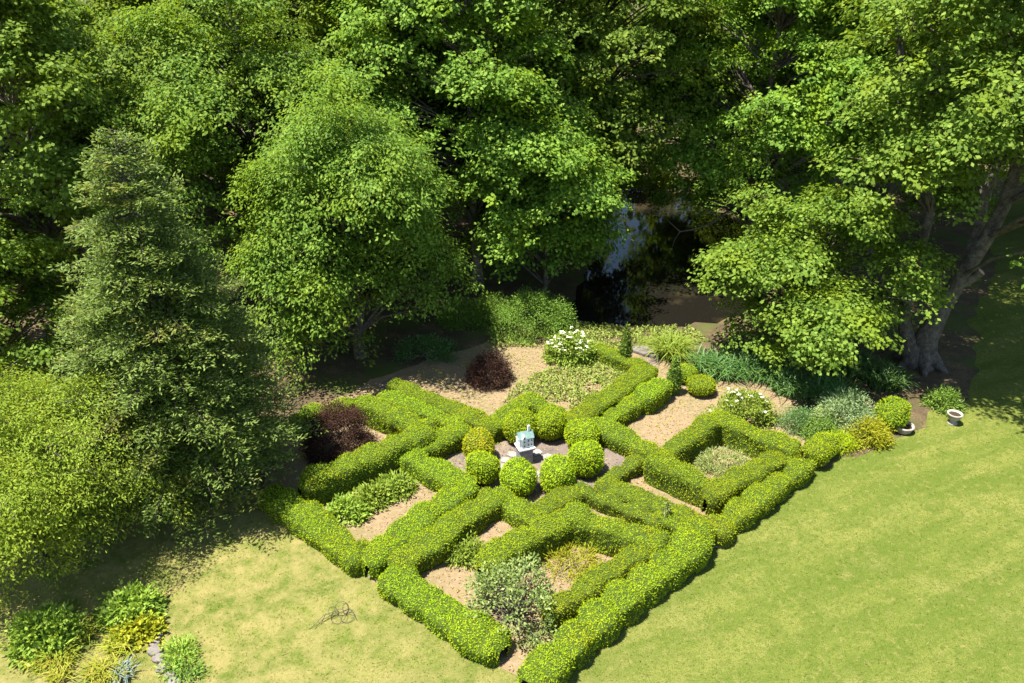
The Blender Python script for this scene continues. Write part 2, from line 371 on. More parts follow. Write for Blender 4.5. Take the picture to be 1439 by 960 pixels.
def sheet(name, pts, z, mat, kind='structure', ragged=0.0, step=.5, seed=1):
    rng = np.random.default_rng(seed); out = []
    pts = [np.array(p, float) for p in pts]
    for i, p in enumerate(pts):
        q = pts[(i+1) % len(pts)]; L = np.linalg.norm(q-p); k = max(1, int(L/step)) if ragged else 1
        nn = np.array([q[1]-p[1], p[0]-q[0]])/max(L, 1e-6)
        for j in range(k):
            x = p+(q-p)*j/k
            if ragged: x = x + nn*rng.normal(0, ragged)
            out.append(x)
    bm = bmesh.new(); vs = [bm.verts.new((x[0], x[1], z)) for x in out]; f = bm.faces.new(vs)
    bmesh.ops.triangulate(bm, faces=[f]); bmesh.ops.recalc_face_normals(bm, faces=bm.faces)
    me = bpy.data.meshes.new(name); bm.to_mesh(me); bm.free(); me.materials.append(M[mat])
    o = bpy.data.objects.new(name, me); C.objects.link(o); o['kind'] = kind
    if sum(p.normal.z for p in me.polygons) < 0: me.flip_normals()
    return o
def inside(poly, x, y):
    poly = np.asarray(poly); c = np.zeros(len(x), bool); j = len(poly)-1
    for i in range(len(poly)):
        xi, yi = poly[i]; xj, yj = poly[j]
        c ^= ((yi > y) != (yj > y)) & (x < (xj-xi)*(y-yi)/(yj-yi+1e-12)+xi); j = i
    return c

# ------------------------------------------------------------------ setting
sheet('ground', [(-900, -900), (900, -900), (900, 900), (-900, 900)], 0.0, 'ground')
LAWN = [(-60, -30), (60, -30), (60, 52), (27, 45), (23, 35), (18.8, 29.2), (17.0, 25.2), (15.4, 22.9), (13.6, 22.0), (12.6, 21.0), (10.6, 20.0), (9, 19.2), (4, 19), (-3, 19),
        (-6.8, 17.9), (-8.2, 18.3), (-11, 17.6), (-16, 17.5), (-60, 19)]
sheet('lawn', LAWN, .004, 'lawn', ragged=.10, step=.45, seed=3)
BED = [(-.05, 11.95), (.7, 11.5), (5.3, 16.05), (9.45, 20.0), (10.6, 21.2), (9.5, 23.5), (7.6, 25.4), (6.0, 26.7), (3.4, 27.1), (-1.0, 27.3), (-2.6, 26.4), (-5.0, 24.5), (-8.0, 21), (-6.75, 17.2), (-3.3, 14.6)]
sheet('garden_bed', BED, .008, 'mulch', ragged=.06, step=.35, seed=5)
c0 = np.array(P['center'])
def strip(a, b, w):
    a = np.array(a); b = np.array(b); d = unit(b-a); nn = np.array([-d[1], d[0]])*w/2
    return [a+nn, a-nn, b-nn, b+nn]
pa = sheet('path', [tuple(x) for x in strip(P['sw'], P['ne'], .75)], .012, 'path', ragged=.05, step=.3, seed=7)
pb = sheet('path', [tuple(x) for x in strip(P['se'], P['nw'], .75)], .016, 'path', ragged=.05, step=.3, seed=8)
sheet('plaza', [(.7, 17.0), (4.1, 19.2), (.75, 22.6), (-2.9, 19.9)], .020, 'path', ragged=.08, step=.35, seed=9)
POND = [(2.4, 30.0), (3.4, 29.0), (5.2, 28.6), (7.6, 28.9), (10.2, 30.2), (12.2, 34), (12.8, 40), (10.4, 46), (7, 47.5), (5.0, 43), (4.4, 38), (3.4, 34)]
sheet('pond', POND, .010, 'water', ragged=.15, step=.6, seed=11)

# ------------------------------------------------------------------ trees
def deciduous(seed, H, clear, R, n_bough, br, clumps, leaves, ll, lw, droop=.25, trunk_r=.2, stretch=1.25, top_heavy=.12, spread=.17, lean=(0, 0), stems=None, masses=16, mass_r=1.0, ragged=.35):
    rng = np.random.default_rng(seed)
    cz = (H+clear)/2; hz = (H-clear)/2
    nm = masses; i = np.arange(nm)+.5; ph = np.arccos(1-2*i/nm*.94); th = math.pi*(1+5**.5)*i + rng.normal(0, .3, nm)
    md = np.stack([np.sin(ph)*np.cos(th), np.sin(ph)*np.sin(th), np.cos(ph)], 1)
    mf = rng.uniform(.45, .92, nm)
    prof = 1 - top_heavy*md[:, 2]
    mc = np.stack([md[:, 0]*R*prof*mf, md[:, 1]*R*prof*mf, cz+md[:, 2]*hz*mf*1.02], 1)
    mr = R*rng.uniform(.34, .52, nm)*mass_r
    mi = rng.choice(nm, n_bough, p=mr**2/(mr**2).sum())
    dirs = unit(rng.normal(size=(n_bough, 3))+.75*md[mi]+np.array([0, 0, .45]))
    fac = np.where(rng.random(n_bough) < .8, rng.uniform(.78, 1.12, n_bough)+ragged*np.maximum(rng.normal(0, .5, n_bough), 0), rng.uniform(.3, .8, n_bough))
    bc = mc[mi]+dirs*(mr[mi]*fac)[:, None]*np.array([1, 1, min(1.15, max(.8, hz/R*.75))])
    bc[:, 0] += lean[0]*bc[:, 2]/H; bc[:, 1] += lean[1]*bc[:, 2]/H
    bc[:, 2] = np.maximum(bc[:, 2], .25)
    out = unit(np.stack([dirs[:, 0], dirs[:, 1], np.full(n_bough, .25)], 1))
    side = unit(np.cross(out, [0, 0, 1.]))
    bs = br*rng.uniform(.75, 1.3, n_bough)
    k = clumps
    u = np.sqrt(rng.random((n_bough, k)))*1.0; a = rng.random((n_bough, k))*2*math.pi
    lx = u*np.cos(a)*stretch; ly = u*np.sin(a)
    lz = .38*(1-u**2) - droop*(np.maximum(lx+.4, 0))**2 + rng.normal(0, .10, (n_bough, k))
    cp = bc[:, None] + bs[:, None, None]*(lx[..., None]*out[:, None]*np.array([1, 1, .55]) + ly[..., None]*side[:, None] + lz[..., None]*np.array([0, 0, 1.]))
    co = np.repeat(out[:, None], k, 1).reshape(-1, 3)
    cp = cp.reshape(-1, 3)
    m = leaves; N = len(cp)*m
    off = rng.normal(size=(len(cp), m, 3))*spread*np.array([1, 1, .62])
    lp = (cp[:, None]+off).reshape(-1, 3); lo = unit(off.reshape(-1, 3)+np.array([0, 0, 1e-3]))
    oo = np.repeat(co, m, 0)
    nrm = unit(np.array([0, 0, .8]) + .6*oo + .45*lo + .42*rng.normal(size=(N, 3)))
    d = .6*lo + .35*oo + .5*rng.normal(size=(N, 3)) + np.array([0, 0, -.25-droop*.6])
    d = d - nrm*(d*nrm).sum(1, keepdims=True)*.8
    keep = lp[:, 2] > .12
    v, f = kites(lp[keep], d[keep], nrm[keep], (ll*rng.uniform(.7, 1.25, N))[keep], (lw*rng.uniform(.75, 1.2, N))[keep])
    # trunk and limbs
    paths = []
    if stems is None:
        zs = np.linspace(-.1, H*.86, 9); wob = np.cumsum(rng.normal(0, .09, (9, 2)), 0); wob[0] = 0
        tp = np.stack([wob[:, 0]+lean[0]*zs/H, wob[:, 1]+lean[1]*zs/H, zs], 1)
        tr = trunk_r*np.array([1.5, 1.05, .92, .8, .68, .55, .4, .27, .12])
        stems = [(tp, tr)]
    paths += stems
    axis = np.concatenate([np.asarray(s[0]) for s in stems[:3]]); arad = np.concatenate([np.asarray(s[1]) for s in stems[:3]])
    ok = axis[:, 2] > clear*.45
    axis, arad = axis[ok], arad[ok]
    for j in range(n_bough):
        p = bc[j] - np.array([0, 0, .1]); hd = np.linalg.norm(axis[:, :2]-p[:2], axis=1)
        cost = np.abs(axis[:, 2] - (p[2]-.55*hd)) + .5*hd
        q = int(np.argmin(cost)); s = axis[q]; r0 = min(arad[q]*.5, .035+.012*np.linalg.norm(p-s))
        mid1 = s+(p-s)*.35+np.array([0, 0, .10*np.linalg.norm(p-s)])+rng.normal(0, .08, 3); mid2 = s+(p-s)*.7+np.array([0, 0, .08*np.linalg.norm(p-s)])+rng.normal(0, .1, 3)
        paths.append(([s, mid1, mid2, p], [r0, r0*.75, r0*.5, r0*.22]))
        for _ in range(1):
            e = p + bs[j]*(out[j]*rng.uniform(.3, .9)+side[j]*rng.uniform(-.8, .8)); paths.append(([mid2, (mid2+e)/2+np.array([0, 0, .06]), e], [r0*.4, r0*.25, .006]))
    tv, tf = tubes(paths[:len(stems)], 9); bv, bf = tubes(paths[len(stems):], 4)
    return (v, f), (np.concatenate([tv, bv]), np.concatenate([tf, bf+len(tv)]))
def make_tree(name, label, loc, leafmat, barkmat, gen, rz=0, scale=1, group=None):
    (v, f), (tv, tf) = gen
    t = thing(name, label, 'tree', loc, rz, group)
    t.scale = (scale,)*3
    obj('trunk', tv, tf, barkmat, t, True); obj('crown', v, f, leafmat, t)
    return t
WOOD = 'woodland trees behind the garden'
mA = make_tree('maple_tree', 'tall maple in the middle of the back, slim pale trunk showing below its crown', (-1.5, 32.6), 'maple', 'palebark',
               deciduous(11, 15, 2.4, 4.0, 190, 1.15, 20, 24, .16, .13, .22, .19), group=WOOD)
mB = make_tree('maple_tree', 'broad maple overhanging the left side of the dark pond', (3.5, 37.2), 'maple', 'bark',
               deciduous(12, 16, 2.4, 4.6, 210, 1.2, 20, 24, .165, .135, .25, .22), group=WOOD)
mC = make_tree('linden_tree', 'yellow-green rounded tree behind the spruce, at upper left', (-10.2, 31.0), 'linden', 'bark',
               deciduous(13, 12.6, 2.0, 4.3, 210, 1.1, 20, 22, .135, .09, .3, .2, masses=22, mass_r=.85), group=WOOD)
dup(mA, (-16.8, 27.5), 1.9, .93, 'dark maple at the far left edge behind the spruce')
dup(mB, (-22.5, 35), 2.4, .95, 'maple filling the upper left corner of the view')
dup(mA, (-15.0, 37.5), 4.0, 1.03, 'maple at upper left between the corner tree and the rounded tree')
dup(mB, (11.6, 36.8), 2.2, 1.0, 'broad maple overhanging the right side of the pond')
dup(mA, (27.0, 36.5), .7, .98, 'maple at the right edge behind the leaning trunks')
dup(mB, (17.8, 37), 5.0, 1.0, 'maple at upper right behind the big leaning tree')
dup(mA, (-7.0, 35), 5.2, .98, 'maple between the drooping tree and the middle maple, further back')
dup(mB, (-5.8, 42), 3.4, 1.06, 'shaded maple in the gap left of the middle maple')
for (x, y, rz, s, src, lab) in [(-29, 45, .4, 1.05, mA, 'background maple seen highest at the left corner'), (-20.5, 47, 2.9, 1.1, mB, 'background maple behind the upper left trees'),
        (-11.5, 47.5, 1.2, 1.12, mA, 'background maple in the dark notch left of centre'), (.2, 49, 5.1, 1.1, mB, 'background maple behind the middle maples'),
        (14.9, 49, .9, 1.08, mB, 'background maple beyond the right end of the pond'), (13.2, 55, 3.1, 1.15, mA, 'background maple added beyond the pond to narrow its sky reflection'), (23.5, 46, 3.7, 1.08, mA, 'background maple at the top right'), (32, 43, 1.5, 1.05, mB, 'background maple beyond the right edge lawn')]:  # maple past the pond's far end is added to block reflected sky
    dup(src, (x, y), rz, s, lab)
make_tree('weeping_tree', 'dense tree with drooping glossy foliage right of the spruce', (-5.7, 26.2), 'linden', 'bark',
          deciduous(29, 10.0, .4, 2.8, 190, .9, 21, 20, .14, .075, .42, .17, stretch=1.3, top_heavy=.2, spread=.19, masses=20, mass_r=.72, ragged=.6), group=WOOD)
make_tree('small_maple_tree', 'low bright maple with foliage to the ground, left of the leaning trunks', (10.9, 26.4), 'maple', 'bark',
          deciduous(27, 6.2, .4, 3.1, 140, .8, 19, 21, .14, .12, .2, .1, spread=.17, masses=13, mass_r=.72, ragged=.75))
make_tree('small_maple_tree', 'half-grown maple at the left bank of the pond, leaves down to the yew', (1.2, 31.2), 'maple', 'bark', deciduous(26, 8.2, 1.2, 2.3, 110, .9, 20, 22, .15, .125, .25, .1))
make_tree('maple_sapling', 'small dark maple at the left edge under taller trees', (-17.2, 23.4), 'maple', 'bark', deciduous(23, 6.0, .8, 2.3, 70, .8, 18, 20, .14, .12, .2, .08))
stems = []
for s, r in zip(STEMS, ([.60, .42, .31, .27, .24, .22, .19, .15, .10], [.21, .19, .18, .16, .15, .12, .08], [.40, .28, .22, .19, .17, .14, .11, .07], [.2, .16, .15])):
    stems.append((np.array(s, float), np.array(r)))
# flared root feet
for a in range(6):
    an = a*math.pi/3+.3; e = np.array([.05+1.0*math.cos(an), .9*math.sin(an), -.05]); stems.append((np.array([[.03, 0, .75], [.05+.5*math.cos(an), .5*math.sin(an), .28], e]), np.array([.28, .22, .08])))
g = deciduous(24, 16.2, 5.6, 4.8, 165, 1.2, 20, 24, .155, .125, .25, .3, stems=stems, lean=(1.4, 1.6))
bt = make_tree('leaning_maple_tree', 'large tree with two thick leaning grey trunks at the right', P['treeR'], 'maple', 'bark', g)
e = np.array(STEMS[3][-1]); dd = unit(np.array(STEMS[3][-1])-np.array(STEMS[3][-2]))
cv, cf = tubes([([e+dd*.001, e+dd*.012], [.148, .14])], 10)
cv = np.concatenate([cv, [e+dd*.013]]); cfl = [tuple(x) for x in cf]+[(10+k, 10+(k+1) % 10, 20) for k in range(10)]
obj('sawn_limb_end', cv, cfl, 'cut', bt)['label'] = 'pale sawn end of a cut limb'
make_tree('locust_tree', 'feathery yellow-green tree at the left edge over the lawn', (-12.1, 15.5), 'feather', 'bark',
          deciduous(25, 5.2, .8, 2.7, 230, .68, 24, 18, .085, .032, .5, .1, spread=.14, stretch=1.5, masses=32, mass_r=.62))

def spruce(seed, H, Rm):
    rng = np.random.default_rng(seed); pos = []; dr = []; nr = []; paths = []
    zs = np.linspace(0, H, 8); paths.append((np.stack([zs*0, zs*0, zs], 1), .17*(1-zs/H)+.006))
    z = 1.0
    while z < H-.15:
        R = Rm*(1-z/H)**.68*(1 if z > 1.9 else .84)
        nb = int(max(6, 6+6.0*R))
        for b in range(nb):
            az = rng.random()*2*math.pi; L = max(.22, R*rng.uniform(.78, 1.12)); d = np.array([math.cos(az), math.sin(az), 0]); sd = np.array([-d[1], d[0], 0])
            zb = z+rng.uniform(-.14, .14)
            up0 = .35 if z > H*.8 else -.02
            def at(s): return d*L*s + np.array([0, 0, zb + L*(up0*s - .30*s*s + .20*s**3.2)])
            paths.append(([at(0), at(.35), at(.7), at(1)], [.016+.005*L, .010+.002*L, .006, .003]))
            for s in np.arange(.22, 1.001, max(.035, .085/L)):
                c = at(s); tl = min(.62, .16+.42*L*(1-s)*.6)*rng.uniform(.7, 1.2)
                for sg in (-1, 1):
                    td = unit(d*.75+sg*sd*rng.uniform(.6, 1.0)+np.array([0, 0, rng.uniform(-.12, .2)]))
                    k = max(4, int(tl/.034)); q = np.linspace(.1, 1, k)[:, None]
                    tp = c+td*tl*q+np.array([0, 0, -.10])*tl*q**2 + rng.normal(0, .04, (k, 3))
                    pos.append(tp); dr.append(td+rng.normal(0, .45, (k, 3))+np.array([0, 0, .12])); nr.append(np.array([0, 0, 1.])+rng.normal(0, .45, (k, 3)))
        z += .27-.006*z
    pos = np.concatenate(pos); dr = np.concatenate(dr); nr = np.concatenate(nr)
    if len(pos) > 165000:
        i = rng.choice(len(pos), 165000, replace=False); pos, dr, nr = pos[i], dr[i], nr[i]
    n = len(pos); print('needles', n)
    v, f = kites(pos, dr, nr, .125*rng.uniform(.7, 1.25, n), .044*rng.uniform(.8, 1.2, n), .05)
    tv, tf = tubes(paths[:1], 9); bv, bf = tubes(paths[1:], 4)
    return (v, f), (np.concatenate([tv, bv]), np.concatenate([tf, bf+len(tv)]))
make_tree('spruce_tree', 'broad conical spruce with layered boughs at the left, brownish near the top', (-9.2, 18.5), 'spruce', 'bark', spruce(31, 10.4, 3.95))

# far wood: reads as one dark mass behind everything
rng = np.random.default_rng(40); n = 40000
fx = rng.uniform(-75, 85, n); row = rng.choice([58, 66, 76], n); fz = rng.uniform(.4, 1, n)*0+rng.random(n)**.7*22
fy = row + 3*np.sin(fx*.7+row)+rng.normal(0, 1.6, n)
keep = ~((np.abs(fx-fy*.146) < 1.0) & (fz > 8.0)) & (fz < 18.5+3*np.sin(fx*.55+row))
pos = np.stack([fx, fy, fz], 1)[keep]; n = len(pos)
v, f = kites(pos, rnd_dir(rng, n), np.array([0, -.2, 1.])+.7*rng.normal(size=(n, 3)), .85*rng.uniform(.6, 1.2, n), .6)
tag(obj('far_wood', v, f, 'maple'), 'dark mass of woodland far behind the pond', 'woodland', kind='stuff')

# ------------------------------------------------------------------ clipped hedges
HEDGE_MAT = ('hedge', 'hedge1', 'hedge2')
def hedge_core(pts, h, w, lobe, seed):
    pts = [np.array(p, float) for p in pts]; rng = np.random.default_rng(seed)
    seg = [np.linalg.norm(b-a) for a, b in zip(pts, pts[1:])]; cum = np.concatenate([[0], np.cumsum(seg)]); L = cum[-1]
    px = np.array(pts); e = w*.42; n = max(10, int((L+2*e)/.10)); ss = np.linspace(-e, L+e, n)
    K = 19; prof = np.linspace(-.12, math.pi+.12, K); V = np.zeros((n, K, 3)); ph = rng.random()*6; sp = rng.uniform(.75, .95)
    for i, s in enumerate(ss):
        if s < 0: d = unit(px[1]-px[0]); c = px[0]+d*s; q = -s/e
        elif s > L: d = unit(px[-1]-px[-2]); c = px[-1]+d*(s-L); q = (s-L)/e
        else:
            k = min(np.searchsorted(cum, s, side='right')-1, len(seg)-1); d = unit(px[k+1]-px[k]); c = px[k]+d*(s-cum[k]); q = 0
        cap = max(.03, (1-min(1, q)**2.6))**.42
        nn = np.array([-d[1], d[0]]); lb = 1-lobe*1.9*(1-abs(math.sin(math.pi*s/sp+ph)))**1.5 + .04*math.sin(s*2.1+ph*2) + .03*math.sin(s*5.3+ph)
        cs, sn = np.cos(prof), np.sin(prof)
        x = w/2*cap*lb*np.sign(cs)*np.abs(cs)**.36*np.where(sn < .35, .9+.1*np.clip(sn, -1, .35)/.35, 1); z = np.maximum(-.02, h*(.55+.45*cap)*lb**.8*np.sign(sn)*np.abs(sn)**.33)
        V[i, :, 0] = c[0]+nn[0]*x; V[i, :, 1] = c[1]+nn[1]*x; V[i, :, 2] = z
    v = V.reshape(-1, 3); f = grid_faces(n, K, False)
    c2 = V.mean(1, keepdims=True).repeat(K, 1).reshape(-1, 3); o = unit(v-c2)
    v = v + o*(.11*vnoise(v, 1.1, seed*5.3) + .06*vnoise(v, 2.4, seed*3.1) + .045*vnoise(v, 6, seed*1.7))[:, None]*np.clip(v[:, 2:3]/.15, 0, 1)
    return v, f
def sprigs(rng, v, f, dens, L=.055, Wd=.020, up=.45, jit=.5, sink=.004):
    n = int(area(v, f)*dens); p, nr = scatter(rng, v, f, n)
    if (nr*(p-v.mean(0))).sum() < 0: nr = -nr
    d = unit(nr*.22+np.array([0, 0, up*.4])+.75*rng.normal(size=(n, 3)))
    nn = unit(nr+np.array([0, 0, .25])+rng.normal(size=(n, 3))*jit*.75)
    ok = p[:, 2] > .03
    lng = np.where(rng.random(n) < .02, 1.8, 1.0); d = np.where(lng[:, None] > 1.5, unit(nr*.8+np.array([0, 0, .8])+.4*rng.normal(size=(n, 3))), d)
    return kites((p-nr*sink)[ok], d[ok], nn[ok], (L*lng*rng.uniform(.55, 1.35, n))[ok], (Wd*rng.uniform(.7, 1.3, n))[ok], .04)
def add_hedge(pts, h, w, lobe, tone, label, seed, dens=1000):
    o = np.array(pts).mean(0); loc = (o[0], o[1], 0)
    v, f = hedge_core(pts, h, w, lobe, seed); v = v-np.array(loc)
    t = thing('hedge', label, 'hedge', loc, 0, 'clipped hedges of the formal garden')
    obj('branch_core', v*np.array([1, 1, .97]), f, 'core', t, True)
    rng = np.random.default_rng(500+seed); fv, ff = sprigs(rng, v, f, dens)
    obj('foliage', fv, ff, HEDGE_MAT[tone], t)
    return t
for i, (pts, h, w, lobe, tone, label) in enumerate(HEDGES):
    add_hedge(pts, h, w, lobe, tone, label, i+1, 850 if tone == 2 and w < .6 else 1200)

# ------------------------------------------------------------------ topiary balls and ball bushes
def ball_grid(r, hgt, seed, m=15, k=26, sq=2.5):
    ph = np.linspace(.02, math.pi-.35, m); th = np.arange(k)*2*math.pi/k
    PH, TH = np.meshgrid(ph, th, indexing='ij'); cs, sn = np.cos(PH), np.sin(PH)
    rr = (np.abs(cs)**sq+np.abs(sn)**sq)**(-1/sq)
    v = np.stack([r*rr*sn*np.cos(TH), r*rr*sn*np.sin(TH), hgt/2+hgt/2*rr*cs], -1).reshape(-1, 3)
    v = v*(1+.15*vnoise(v, 1.3, seed*2.3)+.06*vnoise(v, 3.2, seed*1.9)+.02*vnoise(v, 7, seed))[:, None]
    return v, grid_faces(m, k, True)
def add_ball(name, label, cat, loc, r, hgt, mat, seed, group=None, dens=1250, L=.06, lift=.05):
    t = thing(name, label, cat, loc, seed*1.3, group); rng = np.random.default_rng(700+seed)
    v, f = ball_grid(r, hgt, seed); v[:, 2] += lift
    obj('branch_core', v*np.array([.97, .97, .985]), f, 'core', t, True)
    fv, ff = sprigs(rng, v, f, dens, L, .026, .4, .38); obj('foliage', fv, ff, mat, t)
    tv, tf = tubes([([(0, 0, -.02), (.01, .01, .12), (0, 0, .3)], [.06, .05, .05])], 7); obj('stem', tv, tf, 'bark', t, True)
    return t
for i, (loc, r, tone, label) in enumerate(BALLS):
    add_ball('topiary_ball', label, 'topiary', loc, r, r*1.86, ('ball', 'ball', 'ballg')[tone], i+1, 'topiary balls ringing the plaza')
add_ball('ball_bush', 'round clipped bush beside the low pale stone bowl', 'bush', P['ballbush'], .5, .95, 'hedge1', 21)
add_ball('ball_bush', 'small round bush ending the lumpy outer hedge, nearer one', 'bush', P['e5b1'], .38, .66, 'hedge2', 22)
add_ball('ball_bush', 'small round bush ending the lumpy outer hedge, farther one', 'bush', P['e5b2'], .38, .7, 'hedge2', 23)
add_ball('ball_bush', 'small dark bush squeezed between two hedge ends at the lower left path', 'bush', P['bushW'], .26, .62, 'hedge1', 24)
add_ball('ball_bush', 'low wide bush between narrow spire and white flowers', 'bush', P['lowhedgeA'], .5, .55, 'hedge2', 25)
add_ball('ball_bush', 'low small bush right behind the right spire', 'bush', P['lowhedgeB'], .42, .5, 'hedge1', 26)

# ------------------------------------------------------------------ narrow spires
def add_spire(label, loc, h, r, seed, mat='yew'):
    t = thing('columnar_cypress', label, 'shrub', loc); rng = np.random.default_rng(seed)
    m, k = 16, 12; z = np.linspace(0.02, 1, m); th = np.arange(k)*2*math.pi/k
    prof = r*np.clip(np.minimum(.55+z*3, 1.05)*(1-z**2.2)+.04, .05, 2)
    v = np.stack([prof[:, None]*np.cos(th), prof[:, None]*np.sin(th), np.repeat((z*h)[:, None], k, 1)], -1).reshape(-1, 3)
    v[:, :2] *= (1+.25*vnoise(v, 3.5, seed))[:, None]
    f = grid_faces(m, k, True); obj('branch_core', v*np.array([.8, .8, .97]), f, 'core', t, True)
    fv, ff = sprigs(rng, v, f, 1300, .1, .03, .9, .3); obj('foliage', fv, ff, mat, t)
add_spire('narrow cypress spire beside the white flowering shrub', P['spire1'], 1.75, .2, 61)
add_spire('narrow cypress spire at the corner of the tan mulch patch', P['spire2'], 1.55, .22, 62)
add_spire('thin wispy upright sapling in the right path hedge', P['spire3'], 1.1, .12, 63, 'pale')

# ------------------------------------------------------------------ shrubs and perennials
def add_shrub(name, label, loc, rx, ry, h, n, ll, lw, mat, seed, cat='shrub', group=None, clump=60, spread=.10, nstem=8, outward=.5, twig='twig', low=.1, flowers=0):
    rng = np.random.default_rng(seed); t = thing(name, label, cat, loc, 0, group)
    u = rnd_dir(rng, clump); u[:, 2] = np.abs(u[:, 2])*1.1-.12; rad = rng.uniform(.55, 1.0, (clump, 1))**.6
    c = u*rad*np.array([rx, ry, h*.86]); c[:, 2] = np.maximum(c[:, 2]+h*.06, low)
    idx = rng.integers(0, clump, n); off = rng.normal(size=(n, 3))*spread*np.array([1, 1, .75])
    p = c[idx]+off; p[:, 2] = np.maximum(p[:, 2], .03); oo = unit(p/np.array([rx, ry, h])+1e-6)
    nrm = unit(np.array([0, 0, .8])+.5*oo+.5*rng.normal(size=(n, 3))); d = outward*oo+unit(off+1e-6)*.6+.5*rng.normal(size=(n, 3))
    v, f = kites(p, d, nrm, ll*rng.uniform(.65, 1.3, n), lw*rng.uniform(.7, 1.25, n))
    obj('foliage', v, f, mat, t)
    paths = []
    for i in range(min(nstem, clump)):
        e = c[i]; b = np.array([rng.normal(0, .06), rng.normal(0, .06), -.02]); m = b*.5+e*np.array([.4, .4, .6])
        paths.append(([b, m, e], [.02, .014, .005]))
    tv, tf = tubes(paths, 5); obj('stem', tv, tf, twig, t, True)
    if flowers:
        top = c[c[:, 2] > h*.35]; i = rng.integers(0, len(top), flowers)
        fc = top[i]*1.04+rng.normal(0, spread*.7, (flowers, 3))+np.array([0, 0, spread*.9])
        q = np.repeat(fc, 8, 0); a = np.tile(np.arange(8)*math.pi/4, flowers)
        dd = np.stack([np.cos(a), np.sin(a), .15+0*a], 1)+rng.normal(0, .12, (len(a), 3))
        fv, ff = kites(q+rng.normal(0, .01, q.shape), dd, np.array([0, -.15, 1.])+rng.normal(0, .2, q.shape), .062, .045); tag(obj('blossoms', fv, ff, 'flower', t), kind='stuff')
    return t
def add_clump(name, label, loc, n, L, mat, seed, r0=.2, wd=.028, group=None, cat='plant', arch=1.0):
    rng = np.random.default_rng(seed); t = thing(name, label, cat, loc, 0, group); K = 5
    az = rng.random(n)*2*math.pi; Ls = L*rng.uniform(.6, 1.15, n); rb = r0*np.sqrt(rng.random(n)); ab = rng.random(n)*2*math.pi
    base = np.stack([rb*np.cos(ab), rb*np.sin(ab), 0*rb], 1); d = np.stack([np.cos(az), np.sin(az), 0*az], 1); sd = np.stack([-d[:, 1], d[:, 0], 0*az], 1)
    ar = arch*rng.uniform(.5, 1.3, n); V = np.zeros((n, K+1, 2, 3))
    for k in range(K+1):
        s = k/K; hor = Ls*(.18*s+.55*ar*s*s); z = Ls*(.95*s-.62*ar*s**2.4)
        c = base+d*hor[:, None]; c[:, 2] += np.maximum(z, .015); w = wd*(1-s**2.5)*.5+.0015
        V[:, k, 0] = c+sd*w; V[:, k, 1] = c-sd*w
    f = []
    idx = np.arange(n)[:, None]*(2*(K+1))
    F = np.concatenate([idx+np.array([[2*k, 2*k+1, 2*k+3, 2*k+2]]) for k in range(K)])
    V = V.reshape(-1, 3)
    obj('leaves', V, F, mat, t)
    return t
add_shrub('barberry_bush', 'round purple barberry bush on the bare tan mulch', P['purple1'], .82, .78, 1.2, 13000, .05, .028, 'purple', 101, 'bush', clump=240, spread=.075, nstem=30)
add_shrub('barberry_bush', 'larger purple barberry bush boxed in by the left square hedge', P['purple2'], 1.1, 1.02, 1.85, 17000, .052, .030, 'purple', 102, 'bush', clump=330, spread=.08, nstem=36)
add_shrub('viburnum_shrub', 'flowering shrub with flat creamy white heads by the pond', P['viburnum'], 1.0, .75, 1.15, 6500, .09, .055, 'green', 103, clump=110, flowers=110)
add_shrub('rose_shrub', 'dark leafy shrub dotted with white blooms above the right square', P['whiteshrub'], 1.05, .8, 1.1, 6000, .09, .05, 'green', 104, clump=90, flowers=26)
add_shrub('willow_shrub', 'silvery narrow-leaved shrub between iris clumps and golden shrub', P['willow'], 1.0, .8, 1.25, 6500, .12, .022, 'willow', 105, clump=90, spread=.13, nstem=14)
add_shrub('golden_shrub', 'bright yellow-green low shrub next to the ball bush', P['yellowA'], .72, .6, .75, 5200, .09, .03, 'yellow', 106, clump=80)
add_shrub('golden_shrub', 'small yellow-green shrub in front of the silvery shrub', P['yellowB'], .42, .4, .8, 2000, .06, .03, 'yellow', 107, clump=40)
add_shrub('golden_shrub', 'straggly golden shrub at the lawn edge past the hedge end', P['yellowC'], .5, .4, .5, 1800, .07, .03, 'hedge2', 108, clump=40, nstem=14)
add_shrub('dark_shrub', 'dark green low shrub in shade behind the right square', P['darkA'], .7, .55, .7, 3500, .06, .03, 'dark', 109, clump=60)
add_shrub('dark_shrub', 'dark green shrub beside the golden straggly shrub', P['darkB'], .55, .5, .65, 2800, .06, .03, 'yew', 110, clump=50)
add_shrub('yew_shrub', 'spreading yew shrub at the left bank of the pond', P['yew'], 1.7, 1.2, 1.9, 15000, .085, .03, 'yew', 111, clump=200, spread=.14)
add_shrub('yew_shrub', 'small shrub left of the spreading yew under the middle maple', P['yewD'], 1.0, .8, 1.2, 6000, .085, .03, 'yew', 112, clump=90, spread=.13)
add_shrub('yew_shrub', 'shaded shrub at the foot of the middle maple', P['yewB'], 1.1, .9, 1.0, 6000, .09, .04, 'yew', 113, clump=90, spread=.13)
add_shrub('yew_shrub', 'low dark shrub under the drooping tree beside bare mulch', P['yewC'], 1.1, .8, .7, 5000, .09, .035, 'dark', 114, clump=80, spread=.12)
for i, (x, y, r, h, lab) in enumerate([(3.9, 45.5, 2.0, 3.4, 'shaded thicket on the far bank of the pond, left'), (8.8, 48.6, 1.5, 2.6, 'low shaded thicket at the far end of the pond'), (12.6, 44.5, 2.0, 3.2, 'shaded thicket on the far bank of the pond, right')]):
    add_shrub('bank_shrub', lab, (x, y), r, r*.8, h, 5000, .16, .11, 'maple', 190+i, clump=90, spread=.22)
add_shrub('open_shrub', 'open leafy shrub with visible pale branches in the front corner', P['openshrub'], 1.15, 1.1, 1.85, 3600, .09, .05, 'open', 115, clump=70, spread=.12, nstem=60, twig='palebark')
